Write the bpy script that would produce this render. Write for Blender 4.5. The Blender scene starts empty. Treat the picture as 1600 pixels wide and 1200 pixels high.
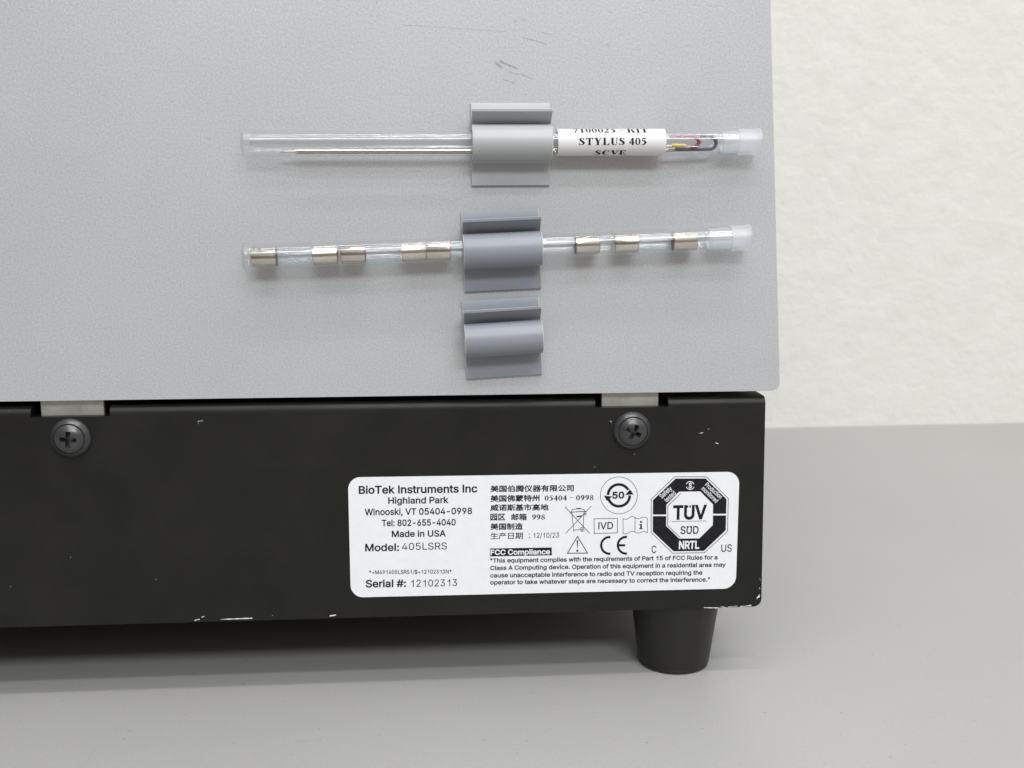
import bpy, bmesh, math, os, random
import numpy as np
from mathutils import Vector, Matrix
from mathutils.geometry import delaunay_2d_cdt

random.seed(7)
scene = bpy.context.scene
MM = 0.001

# ------------------------------------------------------------------ camera
FPX = 1800.0                         # focal length in pixels of the 1600 px wide photograph
YAW, PITCH = math.radians(4.6), math.radians(9.462)
CAM = np.array([0.0, -275.93, 124.56])          # millimetres, table top is Z = 0, cover face is Y = 0
FWD = np.array([math.sin(YAW)*math.cos(PITCH), math.cos(YAW)*math.cos(PITCH), -math.sin(PITCH)])
RGT = np.array([math.cos(YAW), -math.sin(YAW), 0.0])
UPV = np.cross(RGT, FWD)
cam_data = bpy.data.cameras.new('camera')
cam_data.sensor_width = 36.0
cam_data.lens = 36.0*FPX/1600.0
cam_data.clip_start, cam_data.clip_end = 0.01, 20.0
cam_data.dof.use_dof = True
cam_data.dof.focus_distance = 0.272
cam_data.dof.aperture_fstop = 36.0
cam = bpy.data.objects.new('camera', cam_data)
scene.collection.objects.link(cam)
cam.matrix_world = Matrix(((RGT[0], UPV[0], -FWD[0], CAM[0]*MM), (RGT[1], UPV[1], -FWD[1], CAM[1]*MM),
                           (RGT[2], UPV[2], -FWD[2], CAM[2]*MM), (0, 0, 0, 1)))
scene.camera = cam

# ------------------------------------------------------------------ room light
world = bpy.data.worlds.new('World')
scene.world = world
world.use_nodes = True
wn, wl = world.node_tree.nodes, world.node_tree.links
bg = wn['Background']
tc = wn.new('ShaderNodeTexCoord'); sx = wn.new('ShaderNodeSeparateXYZ'); mr = wn.new('ShaderNodeMapRange')
mr.inputs[1].default_value, mr.inputs[2].default_value = -1, 1
rp = wn.new('ShaderNodeValToRGB')
wl.new(tc.outputs['Generated'], sx.inputs[0]); wl.new(sx.outputs['Z'], mr.inputs[0])
wl.new(mr.outputs[0], rp.inputs[0])
mx_ = wn.new('ShaderNodeMapRange')                     # the window side of the room (right) is brighter than the other
for i, v in ((1, -0.8), (2, 0.8), (3, 0.5), (4, 1.5)): mx_.inputs[i].default_value = v
vm = wn.new('ShaderNodeVectorMath'); vm.operation = 'SCALE'
wl.new(sx.outputs['X'], mx_.inputs[0]); wl.new(rp.outputs[0], vm.inputs[0]); wl.new(mx_.outputs[0], vm.inputs['Scale'])
wl.new(vm.outputs[0], bg.inputs[0])
cr = rp.color_ramp
cr.elements[0].position, cr.elements[0].color = 0.0, (0.25, 0.23, 0.20, 1)
cr.elements[1].position, cr.elements[1].color = 1.0, (0.95, 0.97, 1.0, 1)
for p, c in ((0.40, (0.22, 0.18, 0.14, 1)), (0.47, (0.30, 0.24, 0.19, 1)), (0.62, (0.34, 0.28, 0.23, 1)), (0.70, (0.86, 0.86, 0.86, 1))):
    e = cr.elements.new(p); e.color = c
bg.inputs[1].default_value = 1.0

def strip_light(name, x, y, z, length, width, power, aim, col):
    d = bpy.data.lights.new(name, 'AREA'); d.shape = 'RECTANGLE'; d.size, d.size_y = length, width
    d.energy = power; d.color = col
    o = bpy.data.objects.new(name, d); scene.collection.objects.link(o)
    o.location = (x, y, z)
    v = Vector(aim)-Vector((x, y, z))
    zc = -v.normalized(); xc = Vector((1, 0, 0)); yc = zc.cross(xc).normalized(); xc = yc.cross(zc)
    o.matrix_world = Matrix(((xc.x, yc.x, zc.x, x), (xc.y, yc.y, zc.y, y), (xc.z, yc.z, zc.z, z), (0, 0, 0, 1)))
strip_light('ceiling_lamp', 0.25, -1.90, 1.42, 1.2, 0.30, 25.5, (0.0, 0, 0.1), (0.94, 0.97, 1.0))
strip_light('ceiling_lamp', 0.12, -1.19, 1.70, 1.5, 0.10, 12.5, (0.02, 0, 0.06), (0.98, 0.985, 0.98))
strip_light('ceiling_lamp', 0.05, -0.56, 1.75, 1.5, 0.10, 13, (0.02, 0, 0.06), (1.0, 0.985, 0.96))

vs = scene.view_settings
vs.view_transform = 'Standard'; vs.look = 'None'; vs.exposure = 0.0; vs.gamma = 1.0; vs.use_curve_mapping = False
scene.cycles.max_bounces = 12; scene.cycles.transparent_max_bounces = 32
scene.cycles.use_denoising = True

# ------------------------------------------------------------------ helpers
def on_face(px, py, Y=0.0):
    """point of a photo pixel on a plane Y = const (mm)"""
    d = FWD*FPX + RGT*(px-800) + UPV*(600-py)
    return CAM + d*((Y-CAM[1])/d[1])
def on_table(px, py, Z=0.0):
    d = FWD*FPX + RGT*(px-800) + UPV*(600-py)
    return CAM + d*((Z-CAM[2])/d[2])

def tag(o, label=None, cat=None, group=None, kind=None):
    if label: o['label'] = label
    if cat: o['category'] = cat
    if group: o['group'] = group
    if kind: o['kind'] = kind
    return o
def empty(name, loc=(0, 0, 0), rot=(0, 0, 0)):
    o = bpy.data.objects.new(name, None); scene.collection.objects.link(o)
    o.location = [c*MM for c in loc]; o.rotation_euler = rot; o.empty_display_size = 0.005
    return o
def link(name, bm, mat, parent=None, smooth=None):
    bmesh.ops.recalc_face_normals(bm, faces=bm.faces)
    return link_raw(name, bm, mat, parent, smooth)
def link_raw(name, bm, mat, parent=None, smooth=None):
    for v in bm.verts: v.co *= MM
    me = bpy.data.meshes.new(name); bm.to_mesh(me); bm.free()
    for m in (mat if isinstance(mat, (list, tuple)) else [mat]): me.materials.append(m)
    o = bpy.data.objects.new(name, me); scene.collection.objects.link(o)
    if parent: o.parent = parent
    if smooth is not None:
        me.polygons.foreach_set('use_smooth', [True]*len(me.polygons))
        me.set_sharp_from_angle(angle=math.radians(smooth))
    return o
def copy_tree(o, parent=None):
    c = o.copy(); scene.collection.objects.link(c)
    if parent: c.parent = parent
    for ch in list(o.children): copy_tree(ch, c)
    return c

def box(bm, x0, x1, y0, y1, z0, z1, bev=0, seg=2):
    vs_ = [bm.verts.new((x, y, z)) for x in (x0, x1) for y in (y0, y1) for z in (z0, z1)]
    idx = ((0, 1, 3, 2), (4, 6, 7, 5), (0, 4, 5, 1), (2, 3, 7, 6), (0, 2, 6, 4), (1, 5, 7, 3))
    fs = [bm.faces.new([vs_[i] for i in f]) for f in idx]
    if bev:
        bmesh.ops.bevel(bm, geom=list({e for f in fs for e in f.edges}), offset=bev, segments=seg, profile=0.5, affect='EDGES')
def lathe(bm, prof, axis='X', n=48, cap=False):
    """prof = (along, radius); revolve about an axis"""
    rings = []
    for a, r in prof:
        ring = []
        if r < 1e-6: 
            c = {'X': (a, 0, 0), 'Y': (0, a, 0), 'Z': (0, 0, a)}[axis]
            ring = [bm.verts.new(c)]
        else:
            for i in range(n):
                t = 2*math.pi*i/n; u, w = r*math.cos(t), r*math.sin(t)
                ring.append(bm.verts.new({'X': (a, u, w), 'Y': (u, a, w), 'Z': (u, w, a)}[axis]))
        rings.append(ring)
    for A, B in zip(rings, rings[1:]):
        for i in range(n):
            j = (i+1) % n
            if len(A) == 1 and len(B) == 1: continue
            if len(A) == 1: bm.faces.new((A[0], B[i], B[j]))
            elif len(B) == 1: bm.faces.new((A[i], A[j], B[0]))
            else: bm.faces.new((A[i], A[j], B[j], B[i]))
    if cap:
        for R in (rings[0], rings[-1]):
            if len(R) > 1: bm.faces.new(R)
def sweep(bm, pts, r, n=12, caps=True):
    pts = [Vector(p) for p in pts]; rings = []
    ref = Vector((0, 1, 0))
    for i, p in enumerate(pts):
        t = (pts[min(i+1, len(pts)-1)]-pts[max(i-1, 0)]).normalized()
        a = (ref-t*ref.dot(t)).normalized(); b = t.cross(a)
        rr = r[i] if isinstance(r, (list, tuple)) else r
        rings.append([bm.verts.new(p+a*rr*math.cos(2*math.pi*k/n)+b*rr*math.sin(2*math.pi*k/n)) for k in range(n)])
    for A, B in zip(rings, rings[1:]):
        for k in range(n): bm.faces.new((A[k], A[(k+1) % n], B[(k+1) % n], B[k]))
    if caps: bm.faces.new(rings[0]); bm.faces.new(rings[-1])
def prism_x(bm, prof, x0, x1):
    """closed (out, z) outline extruded along X; 'out' points from the cover to the viewer"""
    A = [bm.verts.new((x0, -o, z)) for o, z in prof]; B = [bm.verts.new((x1, -o, z)) for o, z in prof]
    n = len(prof); fs = []
    for i in range(n): fs.append(bm.faces.new((A[i], A[(i+1) % n], B[(i+1) % n], B[i])))
    fa = bm.faces.new(A); fb = bm.faces.new(B)
    return fa, fb

# ------------------------------------------------------------------ materials
def principled(name, col, rough=0.5, metal=0.0, spec=0.5):
    m = bpy.data.materials.new(name); m.use_nodes = True
    b = m.node_tree.nodes['Principled BSDF']
    b.inputs['Base Color'].default_value = (*col, 1); b.inputs['Roughness'].default_value = rough
    b.inputs['Metallic'].default_value = metal; b.inputs['Specular IOR Level'].default_value = spec
    return m, b
def N(m, t, **kw):
    n = m.node_tree.nodes.new(t)
    for k, v in kw.items(): setattr(n, k, v)
    return n
def noise(m, scale, detail=2.0, rough=0.5, stretch=None):
    tcn = N(m, 'ShaderNodeTexCoord'); n = N(m, 'ShaderNodeTexNoise')
    n.inputs['Scale'].default_value = scale; n.inputs['Detail'].default_value = detail; n.inputs['Roughness'].default_value = rough
    if stretch:
        mp = N(m, 'ShaderNodeMapping'); mp.inputs['Scale'].default_value = stretch
        m.node_tree.links.new(tcn.outputs['Object'], mp.inputs[0]); m.node_tree.links.new(mp.outputs[0], n.inputs['Vector'])
    else: m.node_tree.links.new(tcn.outputs['Object'], n.inputs['Vector'])
    return n.outputs['Fac']
def vary(m, b, fac, lo, hi, c0, c1):
    r = N(m, 'ShaderNodeValToRGB'); r.color_ramp.elements[0].position = lo; r.color_ramp.elements[1].position = hi
    r.color_ramp.elements[0].color = (*c0, 1); r.color_ramp.elements[1].color = (*c1, 1)
    m.node_tree.links.new(fac, r.inputs[0])
    if b is not None: m.node_tree.links.new(r.outputs[0], b.inputs['Base Color'])
    return r.outputs[0]
def bump(m, b, fac, dist, strength=1.0, prev=None):
    bp = N(m, 'ShaderNodeBump'); bp.inputs['Distance'].default_value = dist; bp.inputs['Strength'].default_value = strength
    m.node_tree.links.new(fac, bp.inputs['Height'])
    if prev is not None: m.node_tree.links.new(prev, bp.inputs['Normal'])
    m.node_tree.links.new(bp.outputs[0], b.inputs['Normal'])
    return bp.outputs[0]
def mixc(m, a, b_, fac, mode='MULTIPLY'):
    x = N(m, 'ShaderNodeMix', data_type='RGBA', blend_type=mode)
    if isinstance(fac, float): x.inputs[0].default_value = fac
    else: m.node_tree.links.new(fac, x.inputs[0])
    for s, v in ((6, a), (7, b_)):
        if isinstance(v, tuple): x.inputs[s].default_value = (*v, 1)
        else: m.node_tree.links.new(v, x.inputs[s])
    return x.outputs[2]

# silver grey powder coat with fine grain
COAT, b = principled('silver_powder_coat', (0.5, 0.51, 0.52), 0.50, 0.35, 0.5)
g1 = vary(COAT, None, noise(COAT, 2300, 3.0, 0.6), 0.30, 0.70, (0.400, 0.410, 0.424), (0.522, 0.534, 0.550))
g2 = vary(COAT, None, noise(COAT, 26, 4.0, 0.6), 0.3, 0.7, (0.95, 0.952, 0.945), (1.0, 1.0, 1.0))
g3 = vary(COAT, None, noise(COAT, 1300, 1.0, 0.5), 0.24, 0.28, (0.84, 0.84, 0.84), (1, 1, 1))
c = mixc(COAT, mixc(COAT, g1, g2, 1.0), g3, 1.0)
COAT.node_tree.links.new(c, b.inputs['Base Color'])
bump(COAT, b, noise(COAT, 1300, 2.0), 0.00006, 0.5)
# satin black paint with dust
BLACK, b = principled('satin_black_paint', (0.02, 0.02, 0.018), 0.5, 0.0, 0.27)
k1 = vary(BLACK, None, noise(BLACK, 60, 3.0, 0.6), 0.3, 0.7, (0.0055, 0.0056, 0.0045), (0.0105, 0.0102, 0.0085))
k2 = vary(BLACK, None, noise(BLACK, 1300, 0.0), 0.885, 0.91, (0, 0, 0), (0.22, 0.21, 0.20))
BLACK.node_tree.links.new(mixc(BLACK, k1, k2, 1.0, 'ADD'), b.inputs['Base Color'])
rr = N(BLACK, 'ShaderNodeMapRange'); BLACK.node_tree.links.new(noise(BLACK, 24, 4.0, 0.65), rr.inputs[0])
for i, v in ((1, 0.3), (2, 0.7), (3, 0.40), (4, 0.58)): rr.inputs[i].default_value = v
BLACK.node_tree.links.new(rr.outputs[0], b.inputs['Roughness'])
bump(BLACK, b, noise(BLACK, 1700, 2.0), 0.00003, 0.5)
DARK, _ = principled('unlit_black_interior', (0.006, 0.006, 0.006), 0.8, 0, 0.2)
RUBBER, b = principled('black_rubber', (0.013, 0.0125, 0.010), 0.42, 0, 0.4)
bump(RUBBER, b, noise(RUBBER, 700, 3.0), 0.00005, 0.4)
ZINC, b = principled('bare_zinc_plate', (0.42, 0.42, 0.39), 0.5, 0.7)
vary(ZINC, b, noise(ZINC, 220, 4.0, 0.7), 0.3, 0.7, (0.36, 0.36, 0.33), (0.50, 0.50, 0.47))
SCREW, b = principled('black_oxide_screw', (0.028, 0.028, 0.030), 0.30, 0.0, 0.7)
bump(SCREW, b, noise(SCREW, 900, 2.0), 0.00003, 0.4)
CHIP, b = principled('worn_bare_edge', (0.62, 0.62, 0.58), 0.5, 0.1)
vary(CHIP, b, noise(CHIP, 900, 3.0), 0.3, 0.6, (0.5, 0.5, 0.46), (0.78, 0.78, 0.74))
PAPER, b = principled('white_vinyl_label', (0.80, 0.81, 0.83), 0.4, 0, 0.4)
vary(PAPER, b, noise(PAPER, 400, 3.0), 0.3, 0.7, (0.69, 0.70, 0.72), (0.725, 0.735, 0.755))
TUBEPAPER, b = principled('white_paper', (0.84, 0.84, 0.84), 0.55, 0, 0.3)
_t = N(TUBEPAPER, 'ShaderNodeBsdfTranslucent'); _t.inputs[0].default_value = (0.9, 0.9, 0.88, 1); _m = N(TUBEPAPER, 'ShaderNodeMixShader'); _m.inputs[0].default_value = 0.3
TUBEPAPER.node_tree.links.new(b.outputs[0], _m.inputs[1]); TUBEPAPER.node_tree.links.new(_t.outputs[0], _m.inputs[2])
TUBEPAPER.node_tree.links.new(_m.outputs[0], TUBEPAPER.node_tree.nodes['Material Output'].inputs['Surface'])
INK, b = principled('black_ink', (0.010, 0.010, 0.012), 0.55, 0, 0.12)
vary(INK, b, noise(INK, 2500, 2.0), 0.3, 0.75, (0.008, 0.008, 0.010), (0.018, 0.018, 0.021))
SCUFF, b = principled('grey_scuff', (0.27, 0.27, 0.27), 0.6)
vary(SCUFF, b, noise(SCUFF, 2500, 2.0), 0.3, 0.65, (0.20, 0.20, 0.205), (0.34, 0.345, 0.35))
SCUFF2, b = principled('faint_scuff', (0.4, 0.4, 0.4), 0.6)
vary(SCUFF2, b, noise(SCUFF2, 2500, 2.0), 0.3, 0.65, (0.27, 0.275, 0.28), (0.42, 0.425, 0.43))
def clip_mat(name, col):
    m, b_ = principled(name, col, 0.42, 0, 0.5)
    lo = tuple(x*0.95 for x in col); hi = tuple(min(1, x*1.05) for x in col)
    a = vary(m, None, noise(m, 260, 3.0, 0.6, (0.25, 1, 1)), 0.3, 0.7, lo, hi)
    s = vary(m, None, noise(m, 1900, 0.0), 0.155, 0.17, (0.5, 0.5, 0.5), (1, 1, 1))
    m.node_tree.links.new(mixc(m, a, s, 1.0), b_.inputs['Base Color'])
    bump(m, b_, noise(m, 500, 2.0, 0.5, (0.2, 1, 1)), 0.00004, 0.4)
    return m
CLIP_PALE = clip_mat('pale_grey_plastic', (0.37, 0.388, 0.398))
EDGE = clip_mat('stress_whitened_edge', (0.52, 0.53, 0.53))
CLIP_DARK = clip_mat('blue_grey_plastic', (0.225, 0.244, 0.278))
NICKEL, b = principled('nickel_cap', (0.66, 0.61, 0.54), 0.09, 1.0)
STEEL, b = principled('steel_wire', (0.40, 0.355, 0.30), 0.2, 1.0)
def sleeve_mat(name, col): return principled(name, col, 0.4, 0, 0.5)[0]
RED, YEL, BLK = sleeve_mat('red_sleeve', (0.20, 0.006, 0.035)), sleeve_mat('yellow_sleeve', (0.65, 0.55, 0.03)), sleeve_mat('dark_sleeve', (0.045, 0.035, 0.05))
def clear_mat(name, tint, ior, rough, gain=1.0, milk=0.0, milk_col=(0.85, 0.87, 0.9)):
    """thin wall of clear material: what lies behind shows through, the surface mirrors by Fresnel"""
    m = bpy.data.materials.new(name); m.use_nodes = True; nt = m.node_tree
    nt.nodes.remove(nt.nodes['Principled BSDF']); out = nt.nodes['Material Output']
    tr = N(m, 'ShaderNodeBsdfTransparent'); tr.inputs[0].default_value = (*tint, 1)
    gl = N(m, 'ShaderNodeBsdfGlossy'); gl.inputs['Roughness'].default_value = rough
    fr = N(m, 'ShaderNodeFresnel'); ge = N(m, 'ShaderNodeNewGeometry'); mi = N(m, 'ShaderNodeMix')
    mi.inputs[2].default_value, mi.inputs[3].default_value = ior, 1.0/ior      # a thin wall mirrors alike from both sides
    nt.links.new(ge.outputs['Backfacing'], mi.inputs[0]); nt.links.new(mi.outputs[0], fr.inputs[0])
    mu = N(m, 'ShaderNodeMath', operation='MULTIPLY'); mu.inputs[1].default_value = gain; mu.use_clamp = True
    mx = N(m, 'ShaderNodeMixShader')
    nt.links.new(fr.outputs[0], mu.inputs[0]); nt.links.new(mu.outputs[0], mx.inputs[0])
    base = tr.outputs[0]
    if milk:
        df = N(m, 'ShaderNodeBsdfDiffuse'); df.inputs[0].default_value = (*milk_col, 1)
        tl = N(m, 'ShaderNodeBsdfTranslucent'); tl.inputs[0].default_value = (*milk_col, 1)
        m1 = N(m, 'ShaderNodeMixShader'); m1.inputs[0].default_value = 0.5
        nt.links.new(df.outputs[0], m1.inputs[1]); nt.links.new(tl.outputs[0], m1.inputs[2])
        m2 = N(m, 'ShaderNodeMixShader'); m2.inputs[0].default_value = milk
        nt.links.new(tr.outputs[0], m2.inputs[1]); nt.links.new(m1.outputs[0], m2.inputs[2]); base = m2.outputs[0]
    nt.links.new(base, mx.inputs[1]); nt.links.new(gl.outputs[0], mx.inputs[2])
    nt.links.new(mx.outputs[0], out.inputs['Surface'])
    return m
CLEAR = clear_mat('clear_plastic', (0.975, 0.978, 0.982), 1.5, 0.025, 0.95, 0.012)
GLASS = clear_mat('fuse_glass', (0.96, 0.97, 0.97), 1.5, 0.03, 0.85, 0.03)
FROST = clear_mat('frosted_plastic', (0.97, 0.98, 0.99), 1.45, 0.3, 0.9, 0.24, (0.92, 0.93, 0.95))
TABLE, b = principled('grey_laminate', (0.36, 0.355, 0.345), 0.38, 0, 0.4)
t1 = vary(TABLE, None, noise(TABLE, 1400, 3.0, 0.6), 0.3, 0.7, (0.330, 0.325, 0.314), (0.367, 0.362, 0.350))
t2 = vary(TABLE, None, noise(TABLE, 14, 3.0, 0.6), 0.3, 0.7, (0.965, 0.965, 0.965), (1, 1, 1))
t3 = vary(TABLE, None, noise(TABLE, 700, 0.0, 0.5), 0.155, 0.17, (0.75, 0.75, 0.75), (1, 1, 1))
TABLE.node_tree.links.new(mixc(TABLE, mixc(TABLE, t1, t2, 1.0), t3, 1.0), b.inputs['Base Color'])
bump(TABLE, b, noise(TABLE, 1500, 2.0), 0.00003, 0.4)
WALLM, b = principled('painted_plaster', (0.74, 0.735, 0.69), 0.6, 0, 0.3)
n1 = noise(WALLM, 62, 5.0, 0.62); n2 = noise(WALLM, 260, 2.0, 0.5)
w1 = bump(WALLM, b, n1, 0.004, 0.28); bump(WALLM, b, n2, 0.0006, 0.25, w1)
vary(WALLM, b, noise(WALLM, 90, 3.0), 0.3, 0.7, (0.628, 0.625, 0.590), (0.653, 0.650, 0.616))

# ------------------------------------------------------------------ setting
bm = bmesh.new(); box(bm, -1500, 1700, -450, 330, -30, 0, 1.5)
table = tag(link('tabletop', bm, TABLE), 'grey laminate tabletop under the instrument', 'tabletop', kind='structure')
wa, wb = on_table(1205, 668.5), on_table(1600, 660.5)
dv = (wb-wa)/np.linalg.norm(wb-wa)
bm = bmesh.new()
pa, pb = wa-dv*900, wa+dv*900
nrm = np.array([-dv[1], dv[0], 0.0])
qs = [pa, pb, pb+nrm*60, pa+nrm*60]
lo_ = [bm.verts.new((q[0], q[1], -40)) for q in qs]; hi_ = [bm.verts.new((q[0], q[1], 1100)) for q in qs]
bm.faces.new(lo_); bm.faces.new(hi_)
for i in range(4): bm.faces.new((lo_[i], lo_[(i+1) % 4], hi_[(i+1) % 4], hi_[i]))
tag(link('wall', bm, WALLM), 'off-white lumpy painted plaster wall behind the tabletop', 'wall', kind='structure')

# ------------------------------------------------------------------ the instrument
inst = tag(empty('lab_instrument', (0, 0, 20)), 'silver grey lab instrument with black base, rating label and rubber foot on the tabletop', 'lab instrument')
inst.location = (0, 0, 0)
# cover: folded silver sheet, side leaning slightly inward towards the top
bm = bmesh.new()
zb, zt, D = 76.55, 330.0, 235.0
def xr(z): return 88.25 - (z-76.57)*(88.25-82.4)/(169.0-76.57)
c0 = [bm.verts.new(p) for p in ((-260, 0, zb), (xr(zb), 0, zb), (xr(zt), 0, zt), (-260, 0, zt))]
c1 = [bm.verts.new((v.co.x, D, v.co.z)) for v in c0]
bm.faces.new(c0); bm.faces.new(c1)
for i in range(4): bm.faces.new((c0[i], c0[(i+1) % 4], c1[(i+1) % 4], c1[i]))
bm.verts.ensure_lookup_table()
vert_e = [e for e in bm.edges if {c0[1], c1[1]} == set(e.verts)]
bmesh.ops.bevel(bm, geom=vert_e, offset=1.3, segments=5, profile=0.5, affect='EDGES')
fe = [e for e in bm.edges if all(abs(v.co.y) < 1e-6 for v in e.verts)]
bmesh.ops.bevel(bm, geom=fe, offset=0.7, segments=3, profile=0.5, affect='EDGES')
link('cover', bm, COAT, inst, 40)

# base: front sheet with two notches along its rolled top edge
zt_, zb_ = 74.35, 20.2
XR = 85.65
nR = (42.75, 61.0, 73.2); nL = (-92.1, -73.8, 72.9)
out = [(-260, zb_), (XR+0.2, zb_), (XR-0.2, zt_), (nR[1], zt_), (nR[1], nR[2]-1.0), (nR[0], nR[2]-1.0), (nR[0], zt_),
       (nL[1], zt_), (nL[1], nL[2]-1.0), (nL[0], nL[2]-1.0), (nL[0], zt_), (-260, zt_)]
bm = bmesh.new()
A = [bm.verts.new((x, 0, z)) for x, z in out]; B = [bm.verts.new((x, 10, z)) for x, z in out]
n = len(out)
bm.faces.new(A); bm.faces.new(B)
sides = [bm.faces.new((A[i], A[(i+1) % n], B[(i+1) % n], B[i])) for i in range(n)]
roll = []
for i in (2, 6, 10):                     # the rolled top edges
    roll += [e for e in bm.edges if set(e.verts) == {A[i], A[(i+1) % n]}]
bmesh.ops.bevel(bm, geom=roll, offset=1.9, segments=6, profile=0.5, affect='EDGES')
box(bm, -260, XR-0.1, 10.02, 225, zb_+0.02, zt_-0.05)
cor = [e for e in bm.edges if all(v.co.x > XR-0.3 and v.co.z < zb_+0.5 for v in e.verts) and abs(e.verts[0].co.y-e.verts[1].co.y) > 1 and min(v.co.y for v in e.verts) < 1]
bmesh.ops.bevel(bm, geom=cor, offset=1.6, segments=4, profile=0.5, affect='EDGES')
fr_e = [e for e in bm.edges if all(v.co.y < 1e-6 for v in e.verts) and (all(v.co.z < zb_+2 for v in e.verts) or all(v.co.x > XR-0.5 for v in e.verts))]
bmesh.ops.bevel(bm, geom=fr_e, offset=0.45, segments=2, profile=0.5, affect='EDGES')
link('base_housing', bm, BLACK, inst, 40)

# mounting brackets seen through the notches
for xa, xb in ((on_face(940, 620, 2.2)[0], on_face(1029, 620, 2.2)[0]), (on_face(63, 630, 2.2)[0], on_face(162, 630, 2.2)[0])):
    bm = bmesh.new(); box(bm, xa, xb, 2.2, 3.6, 64, 76.4, 0.12, 1)
    link('mounting_bracket', bm, ZINC, inst)

# flanged cross-head screws
def screw(px, py, turn):
    p = on_face(px, py, -1.5)
    e = empty('screw_root', (0, 0, 0))
    bm = bmesh.new()
    lathe(bm, [(-0.02, 0.0), (-0.02, 4.75), (-0.45, 4.75), (-0.75, 4.55), (-1.45, 3.85), (-1.55, 3.72), (-1.25, 3.62), (-1.25, 3.5), (-1.75, 3.42), (-2.25, 2.9), (-2.6, 1.9), (-2.75, 0.9), (-2.78, 0.0)], 'Y', 48)
    body = link('screw', bm, SCREW, inst, 35)
    bmc = bmesh.new()
    for k in range(2):
        t = []
        for (yy, L, w) in ((-3.2, 2.25, 0.60), (-0.9, 1.2, 0.34)):
            ring = [(-L, -w), (L, -w), (L, w), (-L, w)]
            if k: ring = [(b_, a_) for a_, b_ in ring][::-1]
            t.append([bmc.verts.new((x, yy, z)) for x, z in ring])
        bmc.faces.new(t[0][::-1]); bmc.faces.new(t[1])
        for i in range(4): bmc.faces.new((t[0][i], t[0][(i+1) % 4], t[1][(i+1) % 4], t[1][i]))
    cut = link('cutter', bmc, SCREW)
    md = body.modifiers.new('cut', 'BOOLEAN'); md.object = cut; md.operation = 'DIFFERENCE'; md.solver = 'EXACT'; md.use_self = True
    me = bpy.data.meshes.new_from_object(body.evaluated_get(bpy.context.evaluated_depsgraph_get()))
    body.modifiers.clear(); old = body.data; body.data = me; bpy.data.meshes.remove(old)
    bpy.data.objects.remove(cut); bpy.data.objects.remove(e)
    me.name = 'screw'
    body.location = (p[0]*MM, 0, p[2]*MM); body.rotation_euler = (0, turn, 0)
    return body
screw(989, 674, math.radians(28)); screw(108, 686, math.radians(4))

# rubber foot
fx = on_face(1053, 950, 14)[0]
bm = bmesh.new()
lathe(bm, [(20.15, 0), (20.15, 11.9), (19.0, 11.95), (18.5, 11.75), (3.0, 9.65), (1.6, 9.45), (1.35, 9.3), (1.1, 9.4), (0.35, 9.15), (0.0, 8.6), (0.0, 0)], 'Z', 64)
f = link('rubber_foot', bm, RUBBER, inst, 50)
f.location = (fx*MM, 13.2*MM, 0)

# bare metal showing where the paint has chipped off the base
def flake(pts, wdt, off=-0.03):
    bm = bmesh.new(); top, bot = [], []
    for i, (a, b2) in enumerate(zip(pts, pts[1:])):
        steps = max(2, int(np.hypot(b2[0]-a[0], b2[1]-a[1])/4))
        for s in range(steps+(1 if i == len(pts)-2 else 0)):
            t = s/steps; x, y = a[0]+(b2[0]-a[0])*t, a[1]+(b2[1]-a[1])*t
            w = wdt*(0.15+0.75*random.random())
            p, q = on_face(x, y-w/2, off), on_face(x, y+w/2, off)
            top.append(bm.verts.new(p)); bot.append(bm.verts.new(q))
    for i in range(len(top)-1): bm.faces.new((top[i], top[i+1], bot[i+1], bot[i]))
    r = bmesh.ops.extrude_face_region(bm, geom=bm.faces[:])
    for v in [g for g in r['geom'] if isinstance(g, bmesh.types.BMVert)]: v.co.y += 0.12
    return link('paint_chip', bm, CHIP, inst)
for pts, w in (([(1100, 949.5), (1123, 949.8)], 2.2), ([(1126, 947.5), (1134, 949.5)], 2.2), ([(1138, 948.5), (1152, 946.8)], 1.8), ([(1157, 947.8), (1174, 946)], 2.2),
               ([(1182.5, 935), (1187, 930.5)], 5.5), ([(1186, 918), (1187.5, 920)], 2.4), ([(1187, 904), (1188, 906.5)], 2.6),
               ([(304, 969.5), (312, 967.5)], 2.2), ([(315, 964.5), (319, 963)], 2.0), ([(345, 967.8), (394, 966)], 2.6), ([(515, 962.5), (525, 961)], 2.2),
               ([(1093, 677), (1099, 676)], 1.3), ([(1118, 692), (1123, 693.5)], 1.8), ([(1106, 671), (1108, 670)], 1.2), ([(309, 658.2), (317, 657.5)], 0.7), ([(309, 659), (310.5, 663)], 0.8),
               ([(953.5, 657.5), (955.5, 659.5)], 1.8)):
    flake(pts, w)
# scuffs on the cover
def scuff(pts, wdt, mat):
    bm = bmesh.new(); top, bot = [], []
    for i in range(len(pts)-1):
        a, b2 = pts[i], pts[i+1]
        steps = max(2, int(np.hypot(b2[0]-a[0], b2[1]-a[1])/3))
        for s in range(steps+(1 if i == len(pts)-2 else 0)):
            t = s/steps; x, y = a[0]+(b2[0]-a[0])*t, a[1]+(b2[1]-a[1])*t
            w = wdt*(0.75+0.6*random.random())
            top.append(bm.verts.new(on_face(x, y-w/2, -0.015))); bot.append(bm.verts.new(on_face(x, y+w/2, -0.015)))
    for i in range(len(top)-1): bm.faces.new((top[i], top[i+1], bot[i+1], bot[i]))
    r = bmesh.ops.extrude_face_region(bm, geom=bm.faces[:])
    for v in [g for g in r['geom'] if isinstance(g, bmesh.types.BMVert)]: v.co.y += 0.05
    return link('scuff_mark', bm, mat, inst)
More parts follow.
